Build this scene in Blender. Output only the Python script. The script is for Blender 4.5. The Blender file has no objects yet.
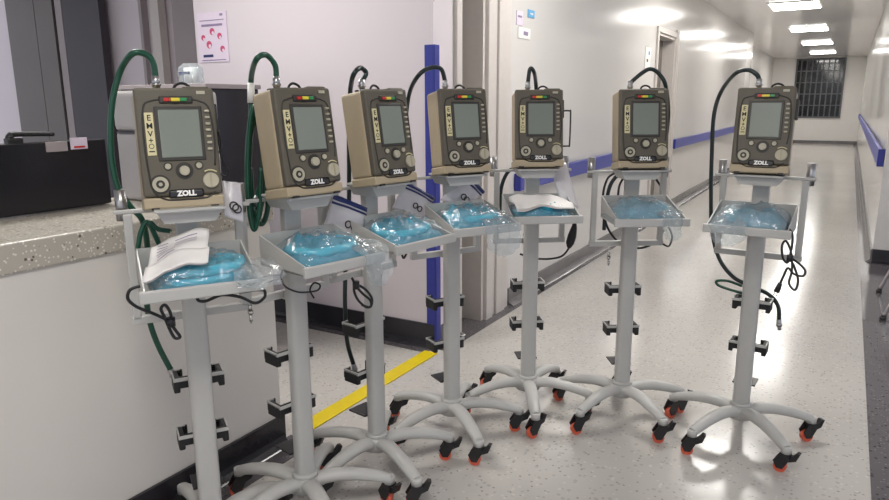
import bpy, bmesh, math, random
from mathutils import Vector, Matrix, noise
random.seed(7)
SC = bpy.context.scene
COL = SC.collection
R = math.radians

# ------------------------------------------------------------------ camera
FPX, CAMH = 684.0, 1.4
_p, _r, _y = R(12.2), R(-0.21), R(30.2)
FW = Vector((-math.sin(_y)*math.cos(_p), math.cos(_y)*math.cos(_p), -math.sin(_p)))
_r0 = Vector((math.cos(_y), math.sin(_y), 0)); _u0 = _r0.cross(FW)
RT = _r0*math.cos(_r) + _u0*math.sin(_r)
UP = -_r0*math.sin(_r) + _u0*math.cos(_r)
CAM = Vector((0, 0, CAMH))
cd = bpy.data.cameras.new('camera'); cam = bpy.data.objects.new('camera', cd); COL.objects.link(cam)
cd.sensor_width = 36; cd.lens = FPX/889*36; cd.clip_start = 0.05; cd.clip_end = 100
m = Matrix((RT, UP, -FW)).transposed().to_4x4(); m.translation = CAM
cam.matrix_world = m
SC.camera = cam
def ray(px, py): return FW + RT*((px-444.5)/FPX) - UP*((py-250)/FPX)

# ------------------------------------------------------------------ materials
def newmat(name):
    mt = bpy.data.materials.new(name); mt.use_nodes = True
    nt = mt.node_tree; b = nt.nodes['Principled BSDF']
    return mt, nt, b
def srgb(r, g, b):
    f = lambda c: (c/255/12.92 if c/255 <= .04045 else ((c/255+.055)/1.055)**2.4)
    return (f(r), f(g), f(b), 1)
def N(nt, t, **kw):
    n = nt.nodes.new(t)
    for k, v in kw.items(): setattr(n, k, v)
    return n
def mat(name, col, rough=.5, metal=0, var=.06, scale=30, bump=0, bscale=80, spec=.5, coat=0):
    mt, nt, b = newmat(name)
    b.inputs['Roughness'].default_value = rough; b.inputs['Metallic'].default_value = metal
    b.inputs['Specular IOR Level'].default_value = spec
    b.inputs['Coat Weight'].default_value = coat
    tc = N(nt, 'ShaderNodeTexCoord'); nz = N(nt, 'ShaderNodeTexNoise'); nz.inputs['Scale'].default_value = scale
    nz.inputs['Detail'].default_value = 3
    rp = N(nt, 'ShaderNodeValToRGB')
    c = srgb(*col)
    rp.color_ramp.elements[0].position = .3; rp.color_ramp.elements[1].position = .7
    rp.color_ramp.elements[0].color = tuple(x*(1-var) for x in c[:3])+(1,)
    rp.color_ramp.elements[1].color = tuple(min(1, x*(1+var)) for x in c[:3])+(1,)
    nt.links.new(tc.outputs['Object'], nz.inputs['Vector']); nt.links.new(nz.outputs['Fac'], rp.inputs['Fac'])
    nt.links.new(rp.outputs['Color'], b.inputs['Base Color'])
    if bump:
        n2 = N(nt, 'ShaderNodeTexNoise'); n2.inputs['Scale'].default_value = bscale
        bp = N(nt, 'ShaderNodeBump'); bp.inputs['Strength'].default_value = bump; bp.inputs['Distance'].default_value = .01
        nt.links.new(tc.outputs['Object'], n2.inputs['Vector']); nt.links.new(n2.outputs['Fac'], bp.inputs['Height'])
        nt.links.new(bp.outputs['Normal'], b.inputs['Normal'])
    return mt
def speckle(name, base, specks, scales, rough=.2, spec=.5, cloud=.04, bump=0):
    """terrazzo / granite: base colour with chips of other colours"""
    mt, nt, b = newmat(name)
    b.inputs['Roughness'].default_value = rough; b.inputs['Specular IOR Level'].default_value = spec
    tc = N(nt, 'ShaderNodeTexCoord')
    nz = N(nt, 'ShaderNodeTexNoise'); nz.inputs['Scale'].default_value = 1.3; nz.inputs['Detail'].default_value = 4
    nt.links.new(tc.outputs['Object'], nz.inputs['Vector'])
    rp = N(nt, 'ShaderNodeValToRGB'); c = srgb(*base)
    rp.color_ramp.elements[0].position = .35; rp.color_ramp.elements[1].position = .65
    rp.color_ramp.elements[0].color = tuple(x*(1-cloud) for x in c[:3])+(1,)
    rp.color_ramp.elements[1].color = tuple(min(1, x*(1+cloud)) for x in c[:3])+(1,)
    nt.links.new(nz.outputs['Fac'], rp.inputs['Fac'])
    last = rp.outputs['Color']
    for (col, thr), sc in zip(specks, scales):
        v = N(nt, 'ShaderNodeTexVoronoi'); v.inputs['Scale'].default_value = sc
        nt.links.new(tc.outputs['Object'], v.inputs['Vector'])
        sp = N(nt, 'ShaderNodeSeparateColor'); nt.links.new(v.outputs['Color'], sp.inputs['Color'])
        g = N(nt, 'ShaderNodeMath', operation='GREATER_THAN'); g.inputs[1].default_value = 1-thr
        nt.links.new(sp.outputs[0], g.inputs[0])
        d = N(nt, 'ShaderNodeMath', operation='LESS_THAN'); d.inputs[1].default_value = .38
        nt.links.new(v.outputs['Distance'], d.inputs[0])
        mu = N(nt, 'ShaderNodeMath', operation='MULTIPLY'); nt.links.new(g.outputs[0], mu.inputs[0]); nt.links.new(d.outputs[0], mu.inputs[1])
        mx = N(nt, 'ShaderNodeMix', data_type='RGBA'); nt.links.new(mu.outputs[0], mx.inputs[0])
        nt.links.new(last, mx.inputs[6]); mx.inputs[7].default_value = srgb(*col)
        last = mx.outputs[2]
    nt.links.new(last, b.inputs['Base Color'])
    return mt
def film(name, tint=(235, 242, 245), body=.22, gloss=.3, rough=.18, nscale=30, dcol=(225, 230, 232)):
    """thin crinkled clear plastic film"""
    mt = bpy.data.materials.new(name); mt.use_nodes = True; nt = mt.node_tree; nt.nodes.clear()
    out = N(nt, 'ShaderNodeOutputMaterial')
    tr = N(nt, 'ShaderNodeBsdfTransparent'); tr.inputs[0].default_value = srgb(*tint)
    gl = N(nt, 'ShaderNodeBsdfGlossy'); gl.inputs['Roughness'].default_value = rough
    df = N(nt, 'ShaderNodeBsdfDiffuse'); df.inputs[0].default_value = srgb(*dcol)
    tl = N(nt, 'ShaderNodeBsdfTranslucent'); tl.inputs[0].default_value = srgb(*dcol)
    tc = N(nt, 'ShaderNodeTexCoord'); nz = N(nt, 'ShaderNodeTexNoise'); nz.inputs['Scale'].default_value = nscale; nz.inputs['Detail'].default_value = 3
    nz.inputs['Distortion'].default_value = 1.2
    bp = N(nt, 'ShaderNodeBump'); bp.inputs['Strength'].default_value = .9; bp.inputs['Distance'].default_value = .012
    nt.links.new(tc.outputs['Object'], nz.inputs['Vector']); nt.links.new(nz.outputs['Fac'], bp.inputs['Height'])
    for n in (gl, df): nt.links.new(bp.outputs['Normal'], n.inputs['Normal'])
    m0 = N(nt, 'ShaderNodeMixShader'); m0.inputs[0].default_value = .35
    nt.links.new(df.outputs[0], m0.inputs[1]); nt.links.new(tl.outputs[0], m0.inputs[2])
    m1 = N(nt, 'ShaderNodeMixShader'); m1.inputs[0].default_value = body
    nt.links.new(tr.outputs[0], m1.inputs[1]); nt.links.new(m0.outputs[0], m1.inputs[2])
    m2 = N(nt, 'ShaderNodeMixShader')
    lw = N(nt, 'ShaderNodeLayerWeight'); lw.inputs[0].default_value = gloss; nt.links.new(bp.outputs['Normal'], lw.inputs['Normal'])
    fm = N(nt, 'ShaderNodeMath', operation='MULTIPLY_ADD'); fm.inputs[1].default_value = .30; fm.inputs[2].default_value = .07
    nt.links.new(lw.outputs['Facing'], fm.inputs[0]); nt.links.new(fm.outputs[0], m2.inputs[0])
    nt.links.new(m1.outputs[0], m2.inputs[1]); nt.links.new(gl.outputs[0], m2.inputs[2])
    nt.links.new(m2.outputs[0], out.inputs[0])
    return mt
def emit(name, col, s):
    mt = bpy.data.materials.new(name); mt.use_nodes = True; nt = mt.node_tree; nt.nodes.clear()
    out = N(nt, 'ShaderNodeOutputMaterial'); e = N(nt, 'ShaderNodeEmission'); e.inputs[0].default_value = srgb(*col); e.inputs[1].default_value = s
    nt.links.new(e.outputs[0], out.inputs[0]); return mt

M = dict(
 floor=speckle('terrazzo_floor', (188, 184, 179), [((154, 147, 140), .08), ((174, 169, 163), .22), ((200, 197, 192), .12)], [75, 48, 60], rough=.17, spec=.5),
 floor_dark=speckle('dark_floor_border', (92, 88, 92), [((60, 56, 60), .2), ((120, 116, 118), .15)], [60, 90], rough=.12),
 granite=speckle('speckled_granite', (176, 170, 160), [((92, 84, 72), .16), ((130, 122, 110), .25), ((214, 210, 202), .3)], [60, 85, 110], rough=.35),
 wall_cool=mat('glossy_white_wall', (214, 211, 208), .17, var=.012, scale=2),
 wall_pink=mat('lavender_white_wall', (214, 205, 210), .4, var=.012, scale=2),
 wall_end=mat('far_wall_paint', (232, 229, 226), .45, var=.015, scale=2),
 ceiling=mat('glossy_ceiling', (240, 238, 236), .12, var=.01, scale=2),
 seam=mat('panel_seam', (150, 146, 144), .5),
 counter=mat('counter_front_laminate', (212, 207, 202), .45, var=.015, scale=3),
 bb=mat('black_vinyl_baseboard', (38, 37, 42), .2, var=.1, scale=8),
 bb_grey=mat('grey_vinyl_baseboard', (108, 105, 106), .22, var=.08, scale=8),
 rail=mat('blue_handrail_vinyl', (72, 78, 158), .4, var=.05),
 guard=mat('blue_corner_guard', (46, 54, 142), .35, var=.05),
 tape=mat('yellow_floor_tape', (222, 196, 14), .4, var=.06, scale=12),
 jamb=mat('painted_door_frame', (204, 197, 192), .4, var=.02),
 door_dark=mat('grey_door_leaf', (120, 114, 108), .45, var=.03),
 panel_grey=mat('grey_partition', (112, 106, 104), .5, var=.04, scale=3),
 panel_dark=mat('dark_partition', (66, 61, 68), .5, var=.04, scale=3),
 panel_mid=mat('mid_grey_partition', (158, 148, 150), .5, var=.03, scale=3),
 gap=mat('black_gap_trim', (24, 22, 24), .5),
 black_gloss=mat('black_glossy_panel', (24, 22, 28), .25, var=.15, scale=5),
 black=mat('black_plastic', (26, 25, 27), .4, var=.1),
 rubber=mat('black_rubber', (20, 20, 22), .55, var=.1),
 cable=mat('black_cable', (18, 18, 24), .4),
 hose=mat('dark_green_hose', (12, 70, 52), .3, var=.1),
 hose_dark=mat('blackish_green_hose', (18, 34, 34), .3, var=.1),
 stand=mat('powder_coated_pale_grey', (180, 179, 176), .4, var=.02, scale=20, coat=.1),
 chrome=mat('chrome', (200, 198, 196), .18, 1, var=.03),
 steel=mat('brushed_steel', (170, 170, 172), .3, 1, var=.05),
 olive=mat('olive_grey_casing', (88, 82, 70), .5, var=.04, scale=25, bump=.05, bscale=300),
 groove=mat('dark_casing_groove', (44, 41, 36), .5),
 tan=mat('tan_back_shell', (170, 155, 129), .5, var=.03, scale=20),
 screen=mat('grey_green_display_glass', (124, 131, 122), .22, var=.02, scale=6),
 bezel=mat('display_bezel', (52, 49, 44), .4),
 cream=mat('cream_label', (214, 204, 160), .5),
 beige_btn=mat('beige_button', (176, 170, 150), .45),
 ink=mat('black_ink', (22, 20, 20), .6),
 plate=mat('dark_name_plate', (34, 33, 36), .4),
 white=mat('white_print', (236, 234, 230), .5),
 red=mat('red_indicator', (196, 40, 34), .35), yellow=mat('yellow_indicator', (226, 206, 60), .35), green=mat('green_indicator', (40, 140, 78), .35),
 wheel=mat('orange_red_wheel', (214, 96, 70), .4, var=.08),
 teal=mat('teal_corrugated_tube', (40, 178, 204), .25, var=.15, scale=18, coat=.5),
 teal2=mat('aqua_liner', (84, 190, 214), .3, var=.1, scale=14),
 liner=film('aqua_inner_wrap', tint=(150, 226, 240), body=.55, gloss=.2, rough=.12, nscale=34, dcol=(70, 205, 232)),
 film=film('clear_plastic_film', tint=(248,251,253), body=.10, gloss=.22, rough=.12, nscale=22),
 film2=film('milky_plastic_film', body=.28, gloss=.25, rough=.15, nscale=26),
 paper=mat('white_paper', (226, 222, 220), .55, var=.03, scale=15, bump=.25, bscale=22),
 bagwhite=mat('milky_zip_bag', (206, 202, 206), .3, var=.05, scale=15, bump=.3, bscale=25),
 zipblue=mat('dark_blue_zip_strip', (30, 42, 98), .4),
 poster=mat('lilac_poster_paper', (222, 208, 224), .45, var=.02), pink=mat('pink_print', (196, 74, 110), .5), pale_print=mat('grey_violet_print', (140, 124, 156), .5),
 printer=mat('off_white_plastic', (176, 172, 172), .45, var=.02), printer_d=mat('printer_shadow_gap', (70, 68, 72), .5),
 lamp=emit('lamp_diffuser', (255, 252, 246), 21.0),
 skyblue=mat('light_blue_print', (72, 156, 206), .4),
 win_glass=mat('dark_window_glass', (28, 30, 34), .08, var=.1), win_bar=mat('grey_window_bar', (96, 98, 102), .4),
)

# ------------------------------------------------------------------ mesh helpers
class MB:
    def __init__(s): s.bm = bmesh.new(); s.mats = []
    def mi(s, m):
        m = M[m] if isinstance(m, str) else m
        if m not in s.mats: s.mats.append(m)
        return s.mats.index(m)
    def _fin(s, verts, mx, mi, smooth):
        fs = set()
        for v in verts:
            for f in v.link_faces: fs.add(f)
        for f in fs: f.material_index = mi; f.smooth = smooth
        bmesh.ops.transform(s.bm, matrix=mx, verts=verts)
    def box(s, c, d, m, rot=None, bev=0, seg=2, taper=None):
        r = bmesh.ops.create_cube(s.bm, size=1)['verts']
        for v in r:
            v.co = Vector((v.co.x*d[0], v.co.y*d[1], v.co.z*d[2]))
            if taper and v.co.z > 0: v.co.x *= taper[0]; v.co.y *= taper[1]
        es = {e for v in r for e in v.link_edges}
        if bev:
            bb = bmesh.ops.bevel(s.bm, geom=list(es), offset=bev, segments=seg, affect='EDGES', profile=.5)
            r = list({v for f in bb['faces'] for v in f.verts} | {v for v in r if v.is_valid})
            # include all faces of this island
            st = list(r); seen = set(r)
            while st:
                v = st.pop()
                for e in v.link_edges:
                    o = e.other_vert(v)
                    if o not in seen: seen.add(o); st.append(o)
            r = list(seen)
        mx = Matrix.Translation(c) @ (rot.to_4x4() if rot else Matrix())
        s._fin(r, mx, s.mi(m), False)
        return s
    def cyl(s, a, b, r, m, r2=None, seg=20, smooth=True):
        a, b = Vector(a), Vector(b); d = b-a
        vs = bmesh.ops.create_cone(s.bm, cap_ends=True, segments=seg, radius1=r, radius2=r if r2 is None else r2, depth=d.length)['verts']
        q = d.to_track_quat('Z', 'Y').to_matrix().to_4x4()
        mx = Matrix.Translation((a+b)/2) @ q
        s._fin(vs, mx, s.mi(m), smooth)
        for f in {f for v in vs for f in v.link_faces}:
            if len(f.verts) > 4: f.smooth = False
        return s
    def tube(s, pts, r, m, seg=10, close=False, sub=6, ribs=0, flat=1.0, up=(0, 0, 1), caps=True):
        """smooth swept tube through pts; r number or list; ribs>0 corrugates"""
        P = [Vector(p) for p in pts]; n = len(P)
        rr = r if isinstance(r, (list, tuple)) else [r]*n
        out = []; ro = []
        rng = n if close else n-1
        for i in range(rng):
            g = lambda k: P[k % n] if close else P[max(0, min(n-1, k))]
            p0, p1, p2, p3 = g(i-1), g(i), g(i+1), g(i+2)
            for k in range(sub):
                t = k/sub
                out.append(.5*((2*p1)+(-p0+p2)*t+(2*p0-5*p1+4*p2-p3)*t*t+(-p0+3*p1-3*p2+p3)*t**3))
                ro.append(rr[i]*(1-t)+rr[(i+1) % n]*t)
        if not close: out.append(P[-1]); ro.append(rr[-1])
        rings = []; L = len(out); prev = Vector(up)
        for i, p in enumerate(out):
            tn = (out[(i+1) % L]-out[i-1]) if close else (out[min(L-1, i+1)]-out[max(0, i-1)])
            tn.normalize()
            u = prev - tn*prev.dot(tn)
            if u.length < 1e-4: u = tn.orthogonal()
            u.normalize(); prev = u; w = tn.cross(u)
            k = ro[i]*(1+(.13 if ribs and i % 2 else 0))
            rings.append([s.bm.verts.new(p+(u*math.cos(a)*flat+w*math.sin(a))*k) for a in [2*math.pi*j/seg for j in range(seg)]])
        mi = s.mi(m); fs = []
        for i in range(L if close else L-1):
            A, B = rings[i], rings[(i+1) % L]
            for j in range(seg):
                fs.append(s.bm.faces.new((A[j], A[(j+1) % seg], B[(j+1) % seg], B[j])))
        if not close and caps: fs.append(s.bm.faces.new(rings[0][::-1])); fs.append(s.bm.faces.new(rings[-1]))
        for f in fs: f.material_index = mi; f.smooth = len(f.verts) == 4
        return s
    def quad(s, a, b, c, d, m, th=.0):
        vs = [s.bm.verts.new(Vector(p)) for p in (a, b, c, d)]
        f = s.bm.faces.new(vs); f.material_index = s.mi(m)
        if th:
            n = (vs[1].co-vs[0].co).cross(vs[3].co-vs[0].co).normalized()*th
            w = [s.bm.verts.new(v.co-n) for v in vs]
            fs = [s.bm.faces.new(w[::-1])]
            for i in range(4): fs.append(s.bm.faces.new((vs[i], w[i], w[(i+1) % 4], vs[(i+1) % 4])))
            for q in fs: q.material_index = s.mi(m)
        return s
    def prism(s, pts2, z0, z1, m, plane='xy'):
        f3 = (lambda p, z: (p[0], p[1], z)) if plane == 'xy' else ((lambda p, z: (p[0], z, p[1])) if plane == 'xz' else (lambda p, z: (z, p[0], p[1])))
        a = [s.bm.verts.new(f3(p, z0)) for p in pts2]; b = [s.bm.verts.new(f3(p, z1)) for p in pts2]
        n = len(a); fs = [s.bm.faces.new(a[::-1]), s.bm.faces.new(b)]
        for i in range(n): fs.append(s.bm.faces.new((a[i], a[(i+1) % n], b[(i+1) % n], b[i])))
        for f in fs: f.material_index = s.mi(m)
        return s
    def grid(s, fn, nu, nv, m, smooth=True, th=0):
        V = [[s.bm.verts.new(Vector(fn(i/nu, j/nv))) for j in range(nv+1)] for i in range(nu+1)]
        fs = []
        for i in range(nu):
            for j in range(nv): fs.append(s.bm.faces.new((V[i][j], V[i+1][j], V[i+1][j+1], V[i][j+1])))
        if th:
            W = [[s.bm.verts.new(v.co - Vector((0, 0, 0))) for v in row] for row in V]
            s.bm.normal_update()
            for row, wr in zip(V, W):
                for v, w in zip(row, wr): w.co = v.co - v.normal*th
            for i in range(nu):
                for j in range(nv): fs.append(s.bm.faces.new((W[i][j], W[i][j+1], W[i+1][j+1], W[i+1][j])))
            for i in range(nu):
                fs.append(s.bm.faces.new((V[i][0], W[i][0], W[i+1][0], V[i+1][0]))); fs.append(s.bm.faces.new((V[i+1][nv], W[i+1][nv], W[i][nv], V[i][nv])))
            for j in range(nv):
                fs.append(s.bm.faces.new((V[0][j+1], W[0][j+1], W[0][j], V[0][j]))); fs.append(s.bm.faces.new((V[nu][j], W[nu][j], W[nu][j+1], V[nu][j+1])))
        for f in fs: f.material_index = s.mi(m); f.smooth = smooth
        return s
    def build(s, name, parent=None, loc=None, recalc=True):
        if recalc: bmesh.ops.recalc_face_normals(s.bm, faces=s.bm.faces)
        me = bpy.data.meshes.new(name); s.bm.to_mesh(me); s.bm.free()
        for m_ in s.mats: me.materials.append(m_)
        o = bpy.data.objects.new(name, me); COL.objects.link(o)
        if parent: o.parent = parent
        if loc is not None: o.location = loc
        return o
def tag(o, label=None, cat=None, group=None, kind=None):
    if label: o['label'] = label
    if cat: o['category'] = cat
    if group: o['group'] = group
    if kind: o['kind'] = kind
    return o
def empty(name, loc=(0, 0, 0), rz=0, **kw):
    o = bpy.data.objects.new(name, None); COL.objects.link(o); o.location = loc; o.rotation_euler = (0, 0, rz)
    o.empty_display_size = .05
    return tag(o, **kw)
def rebase(o):
    """move a world-built mesh's origin to its lowest centre"""
    vs = [v.co for v in o.data.vertices]
    c = Vector((sum(v.x for v in vs)/len(vs), sum(v.y for v in vs)/len(vs), min(v.z for v in vs)))
    o.data.transform(Matrix.Translation(-c)); o.location = c
    return o
def copy_tree(o, parent=None):
    c = o.copy(); COL.objects.link(c); c.parent = parent
    for ch in list(o.children): copy_tree(ch, c)
    return c
FONT = None
def text_mesh(txt, size, m, name, parent, mx, depth=.0006, bold=0.0):
    cu = bpy.data.curves.new(name+'_curve', 'FONT'); cu.body = txt; cu.size = size; cu.align_x = 'CENTER'; cu.align_y = 'CENTER'
    cu.extrude = depth; cu.offset = bold; cu.resolution_u = 2
    t = bpy.data.objects.new(name+'_tmp', cu); COL.objects.link(t)
    bpy.context.view_layer.update()
    me = bpy.data.meshes.new_from_object(t.evaluated_get(bpy.context.evaluated_depsgraph_get()))
    bpy.data.objects.remove(t); bpy.data.curves.remove(cu)
    me.transform(mx); me.materials.clear(); me.materials.append(M[m])
    o = bpy.data.objects.new(name, me); COL.objects.link(o); o.parent = parent
    return o
def struct(mb, name): return tag(mb.build(name), kind='structure')

# ------------------------------------------------------------------ room shell
XW = -1.95       # corridor's left wall
YB = 3.24        # back wall of the reception
XC, YC = -1.93, 1.95   # counter front plane, counter end
CEIL, YEND, XR = 2.8, 26.3, .30
f = MB(); f.box((-3.5, 12, -.05), (11, 36, .1), 'floor'); struct(f, 'floor')
# dark floor borders
f = MB(); f.box(((XW-.17-1.86)/2, (YB+17)/2-.0, .001), (1.86-(XW-.17)*-1, 17-YB, .003), 'floor_dark') if False else None
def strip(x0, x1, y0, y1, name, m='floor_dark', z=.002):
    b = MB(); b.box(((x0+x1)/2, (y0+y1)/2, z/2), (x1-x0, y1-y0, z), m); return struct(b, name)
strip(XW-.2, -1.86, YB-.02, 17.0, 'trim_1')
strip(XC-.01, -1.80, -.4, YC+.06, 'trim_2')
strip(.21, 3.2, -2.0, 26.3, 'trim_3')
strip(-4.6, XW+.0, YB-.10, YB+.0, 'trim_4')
# left corridor wall with two doorways
w = MB(); t = .26
D1 = (3.52, 3.84, 2.2); D2 = (8.12, 9.02, 2.16); YJ = 16.6
for a, b in ((YB+.2, D1[0]), (D1[1], D2[0]), (D2[1], YJ)):
    w.box((XW-t/2, (a+b)/2, CEIL/2), (t, b-a, CEIL), 'wall_cool')
for d in (D1, D2): w.box((XW-t/2, (d[0]+d[1])/2, (d[2]+CEIL)/2), (t, d[1]-d[0], CEIL-d[2]), 'wall_cool')
w.box((-2.28, YJ-.13, CEIL/2), (.4, .26, CEIL), 'wall_cool')
w.box((-2.45, (YJ+YEND)/2, CEIL/2), (.1, YEND-YJ, CEIL), 'wall_end')
struct(w, 'wall_left')
for i, y in enumerate((15.6,)):
    s = MB(); s.box((XW+.001, y, CEIL/2+.05), (.004, .008, CEIL-.1), 'seam'); struct(s, 'trim_%d' % (5+i))
# back wall (poster wall)
w = MB(); w.box(((XW-3.775)/2, YB+.1, CEIL/2), (3.775+XW, .2, CEIL), 'wall_pink'); struct(w, 'wall_back')
# far left recess wall with partitions
w = MB(); w.box((-6.6, 4.55, CEIL/2), (7.0, .1, CEIL), 'wall_pink')
w.box((-3.80, 3.98, CEIL/2), (.05, 1.08, CEIL), 'panel_mid'); struct(w, 'wall_far')
w = MB(); w.box((-2.2, -1.3, CEIL/2), (.0, .0, .0), 'wall_pink')
w = MB(); w.box((-1.2, YEND+.05, CEIL/2), (4.6, .1, CEIL), 'wall_end'); struct(w, 'wall_end')
w = MB(); w.box((XR+.75, (7.0+YEND)/2, CEIL/2), (1.5, YEND-7.0, CEIL), 'wall_cool'); struct(w, 'wall_right')
w = MB(); w.box((-2.4, (3.0+YEND)/2-3, CEIL+.05), (12, YEND+5, .1), 'ceiling'); struct(w, 'ceiling')
# baseboards
def bboard(name, a, b, n, h=.12, m='bb', th=.012):
    """coved vinyl skirting from a to b (xy), n = outward normal"""
    a, b, n = Vector((*a, 0)), Vector((*b, 0)), Vector((*n, 0))
    prof = [(0, h), (th, h), (th, .035), (.022, .018), (.045, .006), (.05, .0021), (0, .0021)]
    mb = MB(); A = [mb.bm.verts.new(a+n*p+Vector((0, 0, q))) for p, q in prof]; B = [mb.bm.verts.new(b+n*p+Vector((0, 0, q))) for p, q in prof]
    k = len(prof); mi = mb.mi(m)
    for i in range(k):
        fc = mb.bm.faces.new((A[i], A[(i+1) % k], B[(i+1) % k], B[i])); fc.material_index = mi
    mb.bm.faces.new(A); mb.bm.faces.new(B[::-1])
    return struct(mb, name)
bboard('baseboard_back', (-3.86, YB), (XW, YB), (0, -1), h=.14)
bboard('baseboard_left', (XW, D1[1]+.38), (XW, D2[0]-.1), (1, 0), m='bb_grey')
bboard('baseboard_left_far', (XW, D2[1]+.1), (XW, YJ), (1, 0), m='bb_grey')
bboard('baseboard_corner', (XW, YB), (XW, D1[0]), (1, 0), m='bb_grey')
bboard('baseboard_right', (XR, 7.0), (XR, YEND), (-1, 0), m='bb_grey')
bboard('baseboard_right_end', (XR, 7.0), (XR+1.5, 7.0), (0, -1), m='bb')
bboard('baseboard_end', (-2.4, YEND), (XR, YEND), (0, -1), m='bb_grey', h=.1)
# corner guard
g = MB(); g.box((XW-.022, YB-.004, .87), (.058, .012, 1.66), 'guard', bev=.003); g.box((XW+.006, YB+.02, .87), (.012, .052, 1.66), 'guard', bev=.003)
tag(g.build('corner_guard'), kind='structure', label='blue plastic guard on the corner where the poster wall meets the corridor')
# doors
def door(n, d, leaf_x, far_cas):
    e = MB()
    for y0, y1 in ((d[0]-.0, d[0]+.03), (d[1]-.03, d[1])):
        e.box((XW-.13, (y0+y1)/2, d[2]/2), (.27, y1-y0, d[2]), 'jamb')
    e.box((XW-.13, (d[0]+d[1])/2, d[2]-.015), (.27, d[1]-d[0]-.06, .03), 'jamb')
    # casing with ribs
    for k, (o_, wd, th) in enumerate(far_cas):
        e.box((XW+th/2, d[1]+o_+wd/2, d[2]/2+.05), (th, wd-.004, d[2]+.1), 'jamb', bev=.003)
    e.box((XW+.012, d[0]-.03, d[2]/2+.03), (.024, .06, d[2]+.06), 'jamb', bev=.003)
    e.box((XW+.012, (d[0]+d[1])/2, d[2]+.03), (.024, d[1]-d[0], .06), 'jamb', bev=.003)
    root = e.build('door_%d' % n); tag(root, kind='structure')
    l = MB(); l.box((leaf_x, (d[0]+d[1])/2, d[2]/2-.01), (.04, d[1]-d[0]-.06, d[2]-.04), 'door_dark', bev=.003); l.build('door_leaf', root)
    h = MB(); h.cyl((leaf_x+.02, d[0]+.1, 1.0), (leaf_x+.07, d[0]+.1, 1.0), .01, 'steel'); h.cyl((leaf_x+.065, d[0]+.1, 1.0), (leaf_x+.065, d[0]+.2, 1.0), .009, 'steel'); h.build('door_handle', root)
door(1, D1, XW-.22, ((.0, .09, .03), (.09, .06, .014), (.15, .13, .028), (.28, .08, .014))); door(2, D2, XW-.16, ((.0, .05, .03), (.05, .035, .016), (.085, .06, .026), (.145, .03, .014)))
# handrails
def rail(name, x, y0, y1, n, lab, z0=.80, z1=.92):
    root = empty(name, (x, y0, 0), kind='structure')
    root['label'] = lab
    b = MB(); b.box((n*.035, (y1-y0)/2, (z0+z1)/2), (.03, y1-y0, z1-z0), 'rail', bev=.008); b.build('rail_board', root)
    b = MB()
    for yy in [.15+k*1.2 for k in range(int((y1-y0)/1.2)+1)]:
        if yy < y1-y0: b.box((n*.012, yy, (z0+z1)/2), (.026, .05, .06), 'black')
    b.build('rail_bracket', root)
    b = MB(); b.box((n*.028, -.012, (z0+z1)/2), (.05, .024, z1-z0), 'guard', bev=.005); b.box((n*.028, y1-y0+.012, (z0+z1)/2), (.05, .024, z1-z0), 'guard', bev=.005); b.build('end_cap', root)
rail('trim_9', XW, 4.32, 8.0, 1, 'blue handrail on the left corridor wall before the second door')
rail('trim_10', XW, 9.2, 16.4, 1, 'blue handrail on the left corridor wall beyond the second door')
rail('trim_11', XR, 7.05, 25.6, -1, 'blue handrail on the right corridor wall', z0=.84, z1=.99)
# end window
wd = MB(); WX0, WX1, WZ0, WZ1 = -1.70, -.26, .84, 2.76; wy = YEND-.03
fr = .05
wd.box(((WX0+WX1)/2, wy, WZ0+fr/2), (WX1-WX0, .06, fr), 'win_bar'); wd.box(((WX0+WX1)/2, wy, WZ1-fr/2), (WX1-WX0, .06, fr), 'win_bar')
wd.box((WX0+fr/2, wy, (WZ0+WZ1)/2), (fr, .06, WZ1-WZ0-2*fr), 'win_bar'); wd.box((WX1-fr/2, wy, (WZ0+WZ1)/2), (fr, .06, WZ1-WZ0-2*fr), 'win_bar')
wr = tag(wd.build('window_1'), kind='structure')
g = MB(); g.box(((WX0+WX1)/2, wy+.015, (WZ0+WZ1)/2), (WX1-WX0-.1, .012, WZ1-WZ0-.1), 'win_glass'); g.build('pane', wr)
g = MB()
nb = 9
for i in range(1, nb):
    x = WX0+(WX1-WX0)*i/nb; g.box((x, wy-.01, (WZ0+WZ1)/2), (.035, .03, WZ1-WZ0-.1), 'win_bar')
for z in (1.25, 1.62, 1.99, 2.36): g.box(((WX0+WX1)/2, wy+.0, z), (WX1-WX0-.1, .02, .03), 'win_bar')
g.build('window_bars', wr)

# ceiling lights: a regular row down the corridor, plus added fill panels
lp = empty('ceiling_light', (-.87, 11.95, CEIL-.06))
b = MB(); b.box((0, 0, .052), (.70, .88, .012), 'white', bev=.006); b.build('housing', lp)
b = MB(); b.box((0, 0, .044), (.64, .80, .010), 'lamp', bev=.002); b.build('diffuser', lp)
labs = ['ceiling light panel right above the row of ventilators, outside the frame', 'ceiling light panel just beyond the row of ventilators, outside the frame',
        'largest and nearest of the four lit ceiling panels in the corridor', 'lit ceiling panel second from the camera in the corridor', 'lit ceiling panel third from the camera in the corridor', 'farthest and smallest lit ceiling panel, close to the barred window']
ys = [4.05, 8.0, 11.95, 15.9, 19.8, 23.75]
for i, (yy, lb) in enumerate(zip(ys, labs)):
    o = lp if i == 0 else copy_tree(lp)
    o.location = (-.87, yy, CEIL-.06); tag(o, lb, 'ceiling light', 'ceiling lights along the corridor')
for yy, lb in ((.1, 'added fill light panel directly above the camera, outside the frame'), (-3.85, 'added fill light panel behind the camera, outside the frame')):
    o = copy_tree(lp); o.location = (-.3, yy, CEIL-.06); tag(o, lb, 'ceiling light', 'ceiling lights along the corridor')  # fill panels set off the row, added to brighten the near area
o = copy_tree(lp); o.location = (-3.0, 1.9, CEIL-.06); tag(o, 'added fill light panel over the reception desk, above the frame', 'ceiling light', 'added fill lights over the reception')  # unseen panel added as extra light over the reception

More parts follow.
